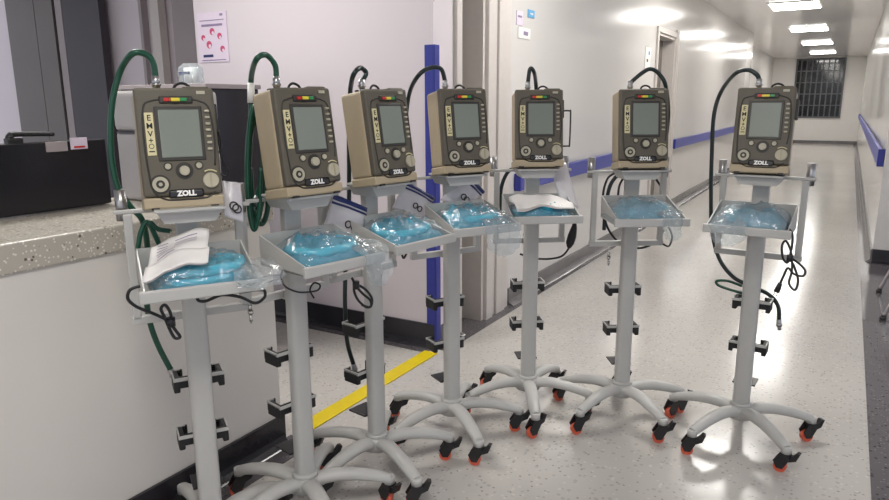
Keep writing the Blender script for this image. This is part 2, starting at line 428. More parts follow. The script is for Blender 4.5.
# ------------------------------------------------------------------ reception counter
cn = empty('reception_counter', (XC-.3, .6, 0), label='white reception counter with a speckled granite top and black skirting', cat='counter')
def cb(c, d, m, name, bev=0):
    b = MB(); b.box((c[0]-(XC-.3), c[1]-.6, c[2]), d, m, bev=bev); return b.build(name, cn)
cb((XC-.05, (YC-1.6)/2, .535), (.10, YC+1.6, .83), 'counter', 'front_panel', .002)
cb((XC-.35, YC-.05, .535), (.5, .10, .83), 'counter', 'end_panel', .002)
cb((XC-.285, (YC-1.6)/2+.0, .99), (.59, YC+1.63, .085), 'granite', 'granite_top', .006)
b = MB()
prof = [(0, .12), (.012, .12), (.012, .035), (.025, .018), (.05, .006), (.055, .0025), (0, .0025)]
A = [b.bm.verts.new((.3+p, -2.2, q)) for p, q in prof]; B_ = [b.bm.verts.new((.3+p, YC-.6+.0, q)) for p, q in prof]
for i in range(7): b.bm.faces.new((A[i], A[(i+1) % 7], B_[(i+1) % 7], B_[i])).material_index = b.mi('bb')
b.bm.faces.new(A); b.bm.faces.new(B_[::-1])
b.box((.0, YC-.6+.006, .061), (.62, .012, .118), 'bb'); b.build('skirting', cn)
# yellow tape
b = MB(); b.box((-1.93, 2.62, .0035), (.088, 1.08, .003), 'tape'); tag(b.build('floor_tape'), 'yellow tape strip stuck on the terrazzo floor from the counter towards the corner', 'tape')

# black monitor back / cabinet objects behind the counter
k = empty('monitor_screen', (-2.36, .9, 1.034), label='wide black glossy screen panel standing on the granite counter at the left edge', cat='screen')
b = MB(); b.box((0, 0, .122), (.05, 1.32, .236), 'black_gloss', bev=.006); b.build('screen_panel', k)
b = MB(); b.box((.027, -.02, .075), (.004, .5, .006), 'panel_dark'); b.build('front_slot', k)
b = MB(); b.box((.027, .475, .222), (.004, .075, .034), 'panel_mid', bev=.001); b.build('grey_sticker', k)
b = MB(); b.box((.027, .555, .229), (.004, .062, .040), 'poster', bev=.001); b.box((.0295, .555, .217), (.002, .04, .006), 'red'); b.build('white_sticker', k)
h = MB(); h.tube([(-2.36, 1.235, 1.280), (-2.36, 1.24, 1.295), (-2.36, 1.26, 1.302), (-2.36, 1.385, 1.297)], [.011, .012, .009, .007], 'black'); h.box((-2.36, 1.25, 1.281), (.03, .05, .018), 'black', bev=.004)
tag(rebase(h.build('handset')), 'slim black handset lying on top of the black screen panel', 'handset')

pr = empty('printer', (-2.27, 1.78, 1.033), label='off-white desktop printer behind the leftmost ventilator on the counter', cat='printer')
b = MB(); b.box((0, 0, .13), (.30, .24, .255), 'printer', bev=.012, seg=3); b.box((.151, 0, .12), (.004, .18, .05), 'printer_d'); b.build('printer_body', pr)
b = MB(); b.box((0.0, 0, .338), (.305, .25, .15), 'printer', bev=.02, seg=3); b.build('scanner_lid', pr)
b = MB(); b.box((.005, 0, .259), (.29, .242, .008), 'printer_d'); b.build('lid_gap', pr)
b = MB(); b.box((.151, .03, .17), (.004, .02, .02), 'black'); b.build('power_button', pr)

cbn = empty('storage_cabinet', (-3.085, 2.575, 0), label='tall black cabinet with a grey top between the two leftmost ventilators', cat='cabinet')
b = MB(); b.box((0, 0, .735), (.67, .35, 1.47), 'black_gloss', bev=.004); b.build('cabinet_body', cbn)
b = MB(); b.box((0, 0, 1.482), (.69, .37, .024), 'panel_mid', bev=.003); b.build('cabinet_top', cbn)
for s_, nm in ((-1, 'cabinet_door'), (1, 'cabinet_door')):
    b = MB(); b.box((s_*.166, -.183, .74), (.325, .016, 1.4), 'black_gloss', bev=.003); d_ = b.build('cabinet_door', cbn)
    b = MB(); b.cyl((s_*.03, -.20, .8), (s_*.03, -.20, .95), .006, 'black'); b.build('door_handle', d_)
wp = MB()
def packfn(u, v):
    a = 2*math.pi*u; z = v*.105
    r_ = (.055 if v < .8 else .055*(1-(v-.8)*2.2))
    q = 1+.12*noise.noise(Vector((math.cos(a)*2, math.sin(a)*2, v*5)))
    return (math.copysign(abs(math.cos(a))**.6, math.cos(a))*r_*q*1.15, math.copysign(abs(math.sin(a))**.6, math.sin(a))*r_*q*.8, z)
pk = empty('wrapped_pack', (-2.97, 2.5, 1.495), label='plastic wrapped pack standing on top of the tall black cabinet', cat='pack')
wp.grid(packfn, 28, 12, 'film2'); wp.build('plastic_wrap', pk)
b = MB(); 
for i in range(3): b.cyl((-.032+.032*i, 0, .002), (-.032+.032*i, 0, .085), .015, 'white')
b.build('white_bottles', pk)
b = MB(); b.box((0, -.042, .055), (.08, .004, .014), 'zipblue'); b.build('blue_label', pk)

# partitions beyond the reception
def part(name, x0, x1, m, lab, y=4.42, th=.08):
    b = MB(); b.box(((x0+x1)/2, y, 1.4-.0), (x1-x0, th, 2.78), m); o = b.build(name); tag(o, kind='structure'); o['label'] = lab
k_ = 4.38/4.0
part('trim_12', -8.08, -7.55, 'panel_grey', 'grey partition panel at the far left')
part('trim_13', -7.54, -7.22, 'panel_grey', 'narrow grey partition panel')
part('trim_14', -7.215, -7.175, 'gap', 'black gap between the partitions', y=4.44)
part('trim_15', -7.17, -7.06, 'panel_mid', 'light post beside the black gap')
part('trim_16', -7.05, -6.45, 'panel_dark', 'dark partition panel')
part('trim_17', -5.92, -5.88, 'panel_mid', 'vertical joint in the pale wall', y=4.47)
part('trim_18', -5.72, -5.60, 'jamb', 'pale door frame post', y=4.44)
part('trim_19', -5.44, -4.1, 'panel_mid', 'mid grey wall panel beside the poster wall', y=4.46)

# poster
ps = empty('poster', (-3.61, YB-.004, 1.815), label='lilac poster with pink pictures taped on the white back wall', cat='poster')
b = MB(); b.box((0, 0, 0), (.27, .004, .31), 'poster'); b.build('poster_sheet', ps)
for (x, z, w_, h_, m_) in ((0, .105, .22, .005, 'pale_print'), (0, .075, .19, .014, 'pale_print'), (.09, .135, .025, .014, 'pale_print'), (-.05, -.115, .09, .016, 'zipblue'), (0, -.142, .22, .005, 'pale_print')):
    b = MB(); b.box((x, -.003, z), (w_, .002, h_), m_); b.build('printed_line', ps)
for (x, z, s_) in ((-.085, .0, .018), (.0, .035, .022), (.065, .005, .02), (-.035, -.045, .024), (.085, -.075, .02)):
    b = MB(); b.cyl((x, -.002, z), (x, -.0045, z), s_, 'pink', seg=10); b.cyl((x+.008, -.004, z-.009), (x+.008, -.0055, z-.009), s_*.5, 'poster', seg=10)
    b.build('pink_picture', ps)

# wall notices on the corridor wall near the first door
def notice(y, z, w_, h_, m, name, lab, extra=None):
    r_ = empty(name, (XW+.004, y, z), label=lab, cat='sticker')
    b = MB(); b.box((0, 0, 0), (.004, w_, h_), m); b.build('sheet', r_)
    if extra:
        b = MB()
        for (yy, zz, ww, hh, mm) in extra: b.box((.003, yy, zz), (.002, ww, hh), mm)
        b.build('print', r_)
notice(4.53, 1.985, .11, .05, 'skyblue', 'wall_sticker', 'small light blue sticker on the corridor wall right of the first door', [(0, 0, .05, .012, 'white')])
notice(4.34, 1.94, .10, .09, 'poster', 'wall_sticker', 'pale lilac sticker left of the small light blue sticker', [(0, 0.01, .06, .012, 'pale_print')])
notice(4.42, 1.85, .20, .07, 'white', 'wall_sticker', 'white paper strip with dark print below the light blue sticker', [(.02, .0, .07, .025, 'pale_print')])
notice(7.72, 1.86, .22, .22, 'white', 'wall_sign', 'small white sign with blue marks beside the second corridor door', [(.05, .05, .06, .04, 'skyblue'), (-.02, -.03, .05, .03, 'ink')])

# bench outside the right edge of the frame: chrome legs, white seat
bn = empty('waiting_bench', (.565, 5.5, 0), label='white waiting bench with chrome legs, cut by the right edge of the frame', cat='bench')
b = MB(); b.box((0.03, 0, .38), (.40, 1.0, .05), 'printer', bev=.015, seg=3); b.build('seat', bn)
b = MB(); b.box((.24, 0, .62), (.05, 1.0, .40), 'printer', bev=.015, seg=3); b.build('backrest', bn)
for yy in (-.38, .38):
    b = MB(); b.tube([(-.02, yy, .352), (-.16, yy, .22), (-.24, yy, .02)], .014, 'chrome'); b.cyl((-.24, yy, 0), (-.24, yy, .022), .02, 'black'); b.build('leg', bn)
    b = MB(); b.tube([(.05, yy, .352), (.16, yy, .22), (.22, yy, .02)], .014, 'chrome'); b.cyl((.22, yy, 0), (.22, yy, .022), .02, 'black'); b.build('leg', bn)

# ------------------------------------------------------------------ roll stand
RL = .29
def make_stand():
    root = empty('equipment_stand')
    # hub
    b = MB(); b.cyl((0, 0, .100), (0, 0, .152), .056, 'stand', r2=.048, seg=28); b.cyl((0, 0, .15), (0, 0, .165), .045, 'stand', r2=.038, seg=28); b.build('hub', root)
    # pole: rounded oval extrusion
    b = MB(); b.box((0, 0, .54), (.066, .048, .78), 'stand', bev=.016, seg=4)
    for f_ in b.bm.faces: f_.smooth = True
    b.build('pole', root)
    b = MB(); b.box((0, .008, 1.0), (.062, .028, .17), 'stand', bev=.004); b.build('neck', root)
    # mounting plate with angled support
    b = MB(); b.prism([(-.065, 1.085), (.065, 1.085), (.085, 1.118), (-.085, 1.118)], -.10, .02, 'stand', 'xz'); b.box((0, -.050, 1.1225), (.18, .155, .008), 'stand', bev=.002); b.build('mount_plate', root)
    # legs
    for i in range(5):
        l = MB()
        pts = [(.03, 0, .128), (.10, 0, .138), (.17, 0, .132), (.235, 0, .117), (RL, 0, .098)]
        l.tube(pts, [.030, .029, .027, .025, .021], 'stand', seg=16, flat=.78)
        l.cyl((RL, 0, .082), (RL, 0, .108), .0195, 'stand', seg=18)
        leg = l.build('leg', root); leg.rotation_euler = (0, 0, i*2*math.pi/5)
        off = .016
        c = MB(); c.cyl((0, 0, .06), (0, 0, .0825), .017, 'black')
        for sy in (-1, 1):
            c.prism([(-.016, .082), (.018, .082), (off+.024, .045), (off+.010, .018), (off-.012, .018), (-.018, .06)], sy*.0165-.0025, sy*.0165+.0025, 'black', 'xz')
        c.box((.0, 0, .074), (.036, .036, .014), 'black', bev=.003)
        cf = c.build('caster_fork', leg, (RL, 0, 0))
        c = MB(); c.cyl((off, -.0120, .0235), (off, .0120, .0235), .0235, 'wheel', seg=26); c.cyl((off, -.0175, .0275), (off, .0175, .0275), .007, 'steel', seg=10)
        cw = c.build('caster_wheel', leg, (RL, 0, 0))
        c = MB(); c.prism([(-.012, .072), (-.026, .078), (-.040, .096), (-.052, .094), (-.040, .062), (-.014, .050)], -.012, .012, 'black', 'xz')
        cl = c.build('brake_lever', leg, (RL, 0, 0))
        if i >= 0:
            for q in (cf, cw, cl): q.rotation_euler = (0, 0, 0)
    # tray
    z0 = .920; yb, yf = -.03, -.262
    b = MB(); b.box((0, (yb+yf)/2, z0+.003), (.28, yf-yb, .006), 'stand'); tray = b.build('tray', root)
    b = MB(); b.box((0, yf-.004, z0+.014), (.302, .013, .032), 'stand', bev=.004); b.build('front_lip', tray)
    b = MB(); b.box((0, yb+.002, z0+.046), (.270, .004, .092), 'stand'); b.build('back_panel', tray)
    for sx in (-1, 1):
        b = MB(); b.prism([(yf, z0), (yb, z0), (yb, z0+.092), (yf, z0+.028)], 0, sx*.004, 'stand', 'yz')
        q = b.build('side_panel', tray, (sx*.136, 0, 0)); 
    b = MB(); b.box((0, -.02, z0-.02), (.09, .06, .03), 'stand', bev=.003); b.build('tray_bracket', root)
    # rear rack
    hw = .15; yr = .045
    for z, nm in ((1.105, 'upper_bar'), (.79, 'lower_bar')):
        b = MB(); b.box((0, yr, z), (2*hw+(.07 if z > 1 else .03), .010 if z > 1 else .022, .012 if z > 1 else .024), 'stand', bev=.003); b.build(nm, root)
    for sx in (-1, 1):
        b = MB(); b.box((sx*hw, yr+.0, .945), (.024, .022, .308), 'stand', bev=.004); b.build('rack_post', root)
        b = MB(); b.cyl((sx*(hw+.012), yr+.022, 1.078), (sx*(hw+.012), yr+.022, 1.165), .016, 'steel', seg=18); b.build('socket', root)
    for z in (1.105, .79):
        b = MB(); b.box((0, .031, z), (.05, .022, .03), 'stand'); b.build('bar_bracket', root)
    # bottle cradles
    for z in (.585, .40):
        def ring(r0, r1, z0_, z1_, m_, b):
            o1 = [(-r1, -.0), (-r1, .08), (-r1+.02, .10)]; 
            for sx in (-1, 1):
                b.box((sx*(r0+r1)/2, .052, (z0_+z1_)/2), (r1-r0, .07, z1_-z0_), m_, bev=.003)
                b.box((sx*((r0+r1)/2-.012), .091, (z0_+z1_)/2), (.035, r1-r0, z1_-z0_), m_, rot=Matrix.Rotation(sx*.6, 3, 'Z'), bev=.003)
        b = MB(); b.box((0, .018, z+.012), (.146, .004, .010), 'stand')
        for sx in (-1, 1):
            b.box((sx*.071, .055, z+.012), (.004, .075, .010), 'stand')
            b.box((sx*.060, .094, z+.012), (.026, .004, .010), 'stand')
        b.box((0, .010, z+.006), (.05, .022, .03), 'stand')
        br = b.build('bottle_cradle', root)
        b = MB(); b.box((0, .027, z), (.13, .012, .036), 'rubber', bev=.003)
        for sx in (-1, 1):
            b.box((sx*.064, .057, z-.008), (.018, .074, .046), 'rubber', bev=.004)
        b.build('rubber_lining', br)
        for sx in (-1, 1):
            b = MB(); b.box((sx*.055, .096, z-.002), (.030, .008, .036), 'rubber', bev=.002); b.build('strap_buckle', br)
    b = MB(); b.box((0, .062, .235), (.09, .09, .007), 'black', bev=.002); b.box((0, .024, .25), (.05, .006, .036), 'black'); b.build('bottle_rest', root)
    return root
STANDS = [  # x, y, facing angle, leg phase
 (-1.592, 1.285, 57, 14), (-1.492, 1.605, 77, 42), (-1.447, 1.964, 80, 46), (-1.349, 2.376, 60, 33), (-1.167, 2.771, 36, 12), (-.770, 2.918, 33, 34), (-.271, 2.945, -3, 24)]
SLAB = [
 'leftmost pale grey wheeled stand, beside the counter, printed document in its tray',
 'pale grey wheeled stand second from the left, in front of the end of the counter',
 'pale grey wheeled stand third from the left, standing beside the yellow floor tape',
 'middle pale grey wheeled stand of the row, in front of the blue guard',
 'pale grey wheeled stand holding the tray with a folded white sheet on teal tubing',
 'pale grey wheeled stand second from the right, looped black tube behind its tray',
 'rightmost pale grey wheeled stand, coiled power cord with plug under its tray']
proto = make_stand()
stands = []
crot = [[200, 140, 30, 250, 320], [0, 60, 130, 250, 200], [30, 10, 160, 200, 40], [100, 200, 40, 300, 20], [20, 150, 200, 90, 60], [200, 100, 60, 330, 30], [250, 200, 60, 300, 280]]
for i, (x, y, a, ph) in enumerate(STANDS):
    o = proto if i == 0 else copy_tree(proto)
    o.location = (x, y, 0); o.rotation_euler = (0, 0, R(a)); tag(o, SLAB[i], 'equipment stand', 'wheeled stands in a curved row')
    j = 0
    for ch in o.children:
        if ch.name.startswith('leg'):
            ch.rotation_euler = (0, 0, R(ph-a+72*j))
            for q in ch.children: q.rotation_euler = (0, 0, R(-150-ph-72*j+((crot[i][j] % 70)-35)*1.2))
            j += 1
    stands.append(o)
def W(i, x, y, z):
    X, Y, a, _ = STANDS[i]; a = R(a)
    return Vector((X+x*math.cos(a)-y*math.sin(a), Y+x*math.sin(a)+y*math.cos(a), z))
def PL(i, px, py, yl):
    """point of the stand's own vertical plane (local y = yl) seen at a photo pixel"""
    X, Y, a, _ = STANDS[i]; a = R(a)
    n = Vector((-math.sin(a), math.cos(a), 0)); p0 = W(i, 0, yl, 0); d = ray(px, py)
    t_ = (p0-CAM).dot(n)/d.dot(n); return CAM+d*t_

# ------------------------------------------------------------------ ventilator
VW, VH, VD = .200, .318, .115
def make_vent():
    root = empty('ventilator')
    T = Matrix.Rotation(R(-9), 4, 'X')
    def tb(b, name, par=root):
        o = b.build(name, par); o.data.transform(T); return o
    # back shell
    b = MB(); b.box((0, .010, VH/2+.012), (VW, VD-.015, VH-.03), 'tan', bev=.012, seg=3); b.box((0, -.002, .014), (VW+.004, VD+.006, .030), 'tan', bev=.005, seg=2); tb(b, 'back_shell')
    for sx in (-1, 1):
        b = MB(); b.box((sx*.075, -.062, -.001), (.02, .01, .006), 'black'); tb(b, 'foot')
    # front bezel : beveled, with raised right shoulder
    yf = -.062
    b = MB(); b.box((0, yf+.012, (VH+.03)/2), (VW, .026, VH-.032), 'olive', bev=.008, seg=3); 
    b.box((.055, yf+.045, VH-.006), (.07, .085, .02), 'olive', bev=.006); tb(b, 'front_casing')
    def fx(u): return (u-.5)*VW
    def fz(v): return VH*(1-v)
    # groove line
    b = MB()
    pts = [(.10, .80), (.07, .45), (.10, .17), (.2, .115), (.34, .105), (.5, .135), (.66, .105), (.8, .115), (.92, .18), (.955, .45), (.93, .66)]
    b.tube([(fx(u), yf-.0005, fz(v)) for u, v in pts], .0028, 'groove', seg=6, sub=5); tb(b, 'groove_line')
    b = MB(); b.tube([(fx(u), yf-.0005, fz(v)) for u, v in [(.10, .80), (.14, .87), (.26, .925), (.40, .935), (.53, .935), (.66, .935), (.80, .925), (.91, .88)]], .0025, 'groove', seg=6, sub=5); tb(b, 'groove_line')
    # display
    sw, sh = .108, .130; scx, scz = fx(.525), fz(.385)
    b = MB(); b.box((scx, yf-.001, scz), (sw+.012, .006, sh+.014), 'bezel', bev=.003); dp = tb(b, 'display')
    b = MB(); b.box((scx, yf-.0045, scz), (sw-.006, .003, sh-.004), 'screen', bev=.002); tb(b, 'display_glass', dp)
    # indicator bar
    b = MB(); b.box((fx(.51), yf-.002, fz(.105)), (.085, .008, .020), 'groove', bev=.004); ib = tb(b, 'indicator_bar')
    for (u, m_, w_) in ((.405, 'red', .020), (.49, 'yellow', .028), (.60, 'green', .018)):
        b = MB(); b.box((fx(u), yf-.0075, fz(.105)), (w_, .004, .009), m_, bev=.0015); tb(b, m_+'_indicator', ib)
    # vertical label with letters
    b = MB(); b.box((fx(.155), yf-.0015, fz(.385)), (.0215, .004, .112), 'cream', bev=.001); lb = tb(b, 'side_label')
    for ch, v in zip('EMV+', (.255, .32, .385, .44)):
        text_mesh(ch, .021, 'ink', 'letter', lb, T @ Matrix.Translation((fx(.155), yf-.0042, fz(v))) @ Matrix.Rotation(R(90), 4, 'X'), .0004, .0003)
    b = MB(); b.tube([(fx(.155)+.006*math.cos(a_), yf-.004, fz(.485)+.006*math.sin(a_)) for a_ in [k*.785 for k in range(8)]], .0009, 'ink', seg=5, close=True, sub=2)
    b.box((fx(.155), yf-.004, fz(.528)), (.014, .001, .003), 'ink'); tb(b, 'label_symbol', lb)
    # right buttons
    for k_ in range(7):
        b = MB(); b.box((fx(.885), yf-.003, fz(.20+.053*k_)), (.0125, .009, .0062), 'beige_btn', bev=.0018); tb(b, 'soft_button')
    # small buttons + navigation knob
    for u, v, r_ in ((.33, .655, .0085), (.72, .655, .0085)):
        b = MB(); b.cyl((fx(u), yf+.001, fz(v)), (fx(u), yf-.002, fz(v)), r_*1.35, 'groove'); b.cyl((fx(u), yf-.001, fz(v)), (fx(u), yf-.006, fz(v)), r_, 'beige_btn', r2=r_*.85); tb(b, 'round_button')
    b = MB(); b.cyl((fx(.53), yf+.001, fz(.695)), (fx(.53), yf-.003, fz(.695)), .0225, 'groove', seg=28); b.cyl((fx(.53), yf, fz(.695)), (fx(.53), yf-.012, fz(.695)), .014, 'beige_btn', r2=.0125, seg=24); tb(b, 'selection_knob')
    b = MB(); b.cyl((fx(.215), yf+.001, fz(.80)), (fx(.215), yf-.002, fz(.80)), .0255, 'groove', seg=28); b.cyl((fx(.215), yf, fz(.80)), (fx(.215), yf-.006, fz(.80)), .020, 'beige_btn', seg=28)
    b.cyl((fx(.215), yf-.005, fz(.80)), (fx(.215), yf-.0075, fz(.80)), .011, 'groove', seg=20); b.cyl((fx(.215), yf-.006, fz(.80)), (fx(.215), yf-.0085, fz(.80)), .005, 'beige_btn', seg=14); tb(b, 'power_dial')
    b = MB(); b.cyl((fx(.855), yf+.001, fz(.785)), (fx(.855), yf-.002, fz(.785)), .0245, 'olive', seg=28); b.cyl((fx(.855), yf, fz(.785)), (fx(.855), yf-.010, fz(.785)), .0215, 'beige_btn', r2=.0195, seg=28); b.box((fx(.855), yf-.0108, fz(.785)), (.004, .003, .034), 'tan'); 
    b.tube([(fx(.855)+.028*math.cos(a_), yf-.001, fz(.785)+.028*math.sin(a_)) for a_ in (.9, 1.3, 1.7, 2.1)], .0018, 'cream', seg=5); tb(b, 'right_dial')
    # name plate
    b = MB(); b.box((fx(.53), yf-.001, fz(.885)), (.088, .004, .022), 'plate', bev=.006, seg=3); npl = tb(b, 'name_plate')
    text_mesh('ZOLL', .0195, 'white', 'lettering', npl, T @ Matrix.Translation((fx(.53), yf-.0034, fz(.885))) @ Matrix.Rotation(R(90), 4, 'X'), .0004, .0011)
    b = MB(); b.box((fx(.83), yf-.002, fz(.045)), (.022, .003, .009), 'beige_btn', bev=.001); tb(b, 'corner_badge')
    # side latch
    b = MB(); b.box((VW/2+.004, -.01, VH*.76), (.012, .04, .075), 'groove', bev=.003); tb(b, 'side_latch')
    # top ports
    b = MB(); b.cyl((-.036, .015, VH-.012), (-.036, .015, VH+.018), .0075, 'steel', seg=14); b.cyl((-.036, .015, VH-.006), (-.036, .015, VH+.002), .011, 'groove', seg=8); tb(b, 'gas_inlet')
    b = MB()
    for x in (-.065, -.012): b.cyl((x, .01, VH-.012), (x, .01, VH+.006), .008, 'groove', seg=12)
    b.cyl((.02, .012, VH-.012), (.02, .012, VH+.010), .011, 'groove', seg=14); tb(b, 'top_ports')
    b = MB(); b.tube([(.005, .02, VH-.004), (.012, .02, VH+.018), (.03, .022, VH+.026), (.048, .022, VH+.018), (.055, .02, VH)], .004, 'rubber', seg=8); tb(b, 'carry_loop')
    b = MB(); b.cyl((.072, .02, VH-.002), (.072, .02, VH+.012), .019, 'tan', seg=20, r2=.015); tb(b, 'intake_cap')
    return root
vproto = make_vent()
VLAB = ['leftmost ventilator, with an off-white printer behind it on the counter',
 'ventilator second from the left, tan left side, in front of the black cabinet',
 'tan-sided ventilator third from the left, against the plain white back wall',
 'middle ventilator of the row, between the blue corner guard and the door frame',
 'ventilator with a thin tubular handle on its right side',
 'ventilator second from the right, in front of the second corridor door',
 'ventilator at the right end of the row, long dark hose arching to its left']
vents = []
for i in range(7):
    o = vproto if i == 0 else copy_tree(vproto)
    sw = [0, 0, 0, -4, -4, -2, 4][i]
    o.location = W(i, -.010 if i == 0 else 0, -.038 if i == 0 else -.075, 1.1275-(.010 if i == 0 else (.006 if i < 3 else 0))); o.rotation_euler = (0, 0, R(STANDS[i][2]+sw)); tag(o, VLAB[i], 'ventilator', 'portable ventilators on the stands'); vents.append(o)
b = MB(); b.tube([(VW/2-.004, .0, .235), (VW/2+.03, .0, .235), (VW/2+.036, .0, .225), (VW/2+.036, .0, .10), (VW/2+.03, .0, .09), (VW/2-.004, .0, .09)], .0035, 'groove', seg=8, sub=4); b.build('side_handle', vents[4])
def V(i, x, y, z):
    a = vents[i].rotation_euler.z; l = vents[i].location
    t_ = R(-9); y2 = y*math.cos(t_)-z*math.sin(t_); z2 = y*math.sin(t_)+z*math.cos(t_)
    return Vector((l.x+x*math.cos(a)-y2*math.sin(a), l.y+x*math.sin(a)+y2*math.cos(a), l.z+z2))

# ------------------------------------------------------------------ gas hoses
def hose(i, pts, m, lab, r=.0085, fit_end=True, sleeve=None):
    inlet = V(i, -.036, .015, VH+.014)
    P = [inlet, inlet+Vector((0, 0, .022))]+pts
    root = empty('gas_hose', P[0].copy(), label=lab, cat='hose', group='gas hoses of the ventilators')
    O = P[0]
    b = MB(); b.tube([p-O for p in P[1:]], r, m, seg=12, sub=8); b.build('hose_tube', root)
    b = MB(); b.cyl((0, 0, -.002), (0, 0, .030), r*1.25, 'steel', seg=14); b.cyl((0, 0, .004), (0, 0, .010), r*1.6, 'steel', seg=8); b.build('inlet_fitting', root)
    if fit_end:
        e = P[-1]; d = (P[-1]-P[-2]).normalized()
        b = MB(); b.cyl(e-O-d*.012, e-O+d*.02, r*1.2, 'steel', seg=14); b.cyl(e-O+d*.018, e-O+d*.034, r*.85, 'steel', seg=12); b.cyl(e-O+d*.008, e-O+d*.014, r*1.5, 'steel', seg=8); b.build('end_fitting', root)
    if sleeve:
        a_, c_ = sleeve; b = MB(); b.cyl(a_-O, c_-O, r*1.3, 'white', seg=14); b.build('white_sleeve', root)
    return root
def yin(i):
    p = V(i, -.036, .015, VH); X, Y, a, _ = STANDS[i]; a = R(a); return -(p.x-X)*math.sin(a)+(p.y-Y)*math.cos(a)
q = lambda i, L, y: [PL(i, a_, b_, y) for a_, b_ in L]
hose(0, q(0, [(153, 62), (145, 54), (132, 54)], yin(0))+q(0, [(120, 72), (112, 105), (111, 150), (117, 185), (130, 206), (143, 222)], .085)+q(0, [(148, 255), (146, 285), (149, 318), (158, 345), (172, 372)], .10), 'hose',
     'dark green hose arching left of the leftmost ventilator and hanging past its tray')
hose(1, q(1, [(275, 65), (266, 55), (256, 60)], yin(1))+q(1, [(251, 80), (251, 110), (250, 150), (247, 185), (252, 212), (262, 224), (268, 205), (262, 185), (256, 200)], .12), 'hose',
     'green hose with a white sleeve hanging between the two leftmost ventilators', sleeve=(PL(1, 251, 83, .12), PL(1, 251, 103, .12)))
hose(2, q(2, [(366, 73), (360, 68), (353, 76)], yin(2))+q(2, [(350, 95), (349, 130), (349, 200), (346, 260), (345, 300), (347, 340), (354, 366)], .12), 'hose_dark',
     'thin dark hose hanging straight down beside the third ventilator from the left')
hose(3, q(3, [(441, 69), (430, 68), (418, 76)], yin(3))+q(3, [(409, 95), (405, 130), (404, 170), (409, 200)], .12), 'hose_dark',
     'dark hose arching over the blue guard to the middle ventilator')
hose(4, q(4, [(530, 69), (534, 72)], yin(4))+q(4, [(536, 85), (537, 110), (538, 140), (520, 165), (508, 172), (501, 190), (502, 215)], .085), 'hose_dark',
     'short dark hose loop over the ventilator that has the tubular side handle', fit_end=False)
hose(5, q(5, [(642, 73), (651, 69), (660, 75), (666, 88)], yin(5))+q(5, [(668, 120), (660, 150), (628, 168), (612, 182), (606, 205), (604, 230)], .085), 'hose_dark',
     'black hose arching over the top of the ventilator second from the right', fit_end=False)
hose(6, q(6, [(757, 75), (748, 70), (735, 74)], yin(6))+q(6, [(721, 92), (714, 115), (712, 150), (711, 190), (712, 230), (719, 258), (732, 276), (748, 285)], .10)+q(6, [(768, 294), (778, 306), (779, 322)], .12), 'hose_dark',
     'long dark green hose hanging left of the rightmost ventilator and curling behind its pole')
# extra hose coils that belong to nothing else
def loose(name, pts, r, m, lab, cat, group=None, ends=None, plug=None, close=False, sub=8):
    O = pts[0].copy()
    root = empty(name, O, label=lab, cat=cat, group=group)
    b = MB(); b.tube([p-O for p in pts], r, m, seg=10, sub=sub, close=close); b.build('tube' if 'hose' in name or 'tub' in name else 'cord', root)
    if ends:
        for e, d_, rr, mm, nm in ends:
            b = MB(); dd = Vector(d_).normalized(); b.cyl(e-O, e-O+dd*.03, rr, mm, seg=12); b.cyl(e-O+dd*.028, e-O+dd*.044, rr*.7, 'steel', seg=10); b.build(nm, root)
    return root
# green coil hanging on first stand's right socket
pts = []
for k_ in range(37):
    a_ = k_*2*math.pi/8
    pts.append(PL(0, 254+(7+1.5*(k_//8 % 2))*math.cos(a_)+k_*.1, 168+(62-5*(k_//8))*math.sin(a_), .10+.0035*k_))
loose('hose_coil', pts, .007, 'hose', 'coiled dark green hose hanging from the rack between the two leftmost stands', 'hose')
loose('hose_piece', q(0, [(138, 248), (141, 232), (147, 222), (155, 235), (160, 246)], .03)+q(0, [(150, 223), (158, 229), (170, 231)], .02), .007, 'hose', 'short dark green hose ends crossing behind the first tray', 'hose')
loose('hose_piece', q(6, [(742, 293), (728, 289), (718, 285), (717, 281), (728, 281), (742, 286)], .09), .006, 'hose', 'green hose loop sticking out left of the rightmost pole', 'hose')
loose('black_tubing', q(5, [(618, 172), (608, 178), (603, 195), (604, 215)], .075)+q(5, [(610, 232), (622, 244), (640, 248), (655, 242), (664, 230)], .06), .005, 'rubber', 'black tube looping behind and below the tray of the second stand from the right', 'tube')
loose('black_tubing', q(5, [(628, 172), (620, 184), (618, 196)], .08), .005, 'rubber', 'short black tube behind the neck, left, of the second stand from the right', 'tube')
loose('black_tubing', q(5, [(650, 172), (658, 182), (663, 192), (662, 205)], .08), .005, 'rubber', 'short black tube behind the neck, right, of the second stand from the right', 'tube')
loose('black_tubing', q(4, [(545, 172), (556, 178), (561, 190), (561, 204)], .08), .005, 'rubber', 'black tube behind the tray holding the folded white sheet', 'tube')
# hand bulb hanging on a cord under the fifth tray
bp_ = [PL(4, a_, b_, -.06) for a_, b_ in ((574, 228), (572, 236), (569, 246))]
O = bp_[0]; rt = empty('hand_bulb', O, label='black rubber hand bulb with its tube hanging below the tray with the white sheet', cat='bulb')
b = MB(); b.tube([p-O for p in [PL(4, 575, 222, -.06), PL(4, 574, 228, -.06), PL(4, 572, 236, -.06), PL(4, 570, 243, -.06), PL(4, 569, 248, -.06)]], [.006, .013, .019, .018, .007], 'rubber', seg=16); b.build('bulb', rt)
b = MB(); b.tube([p-O for p in [PL(4, 569, 248, -.06), PL(4, 562, 256, -.05), PL(4, 548, 259, -.02), PL(4, 533, 258, .05), PL(4, 520, 254, .05)]], .0045, 'rubber'); b.build('bulb_tube', rt)

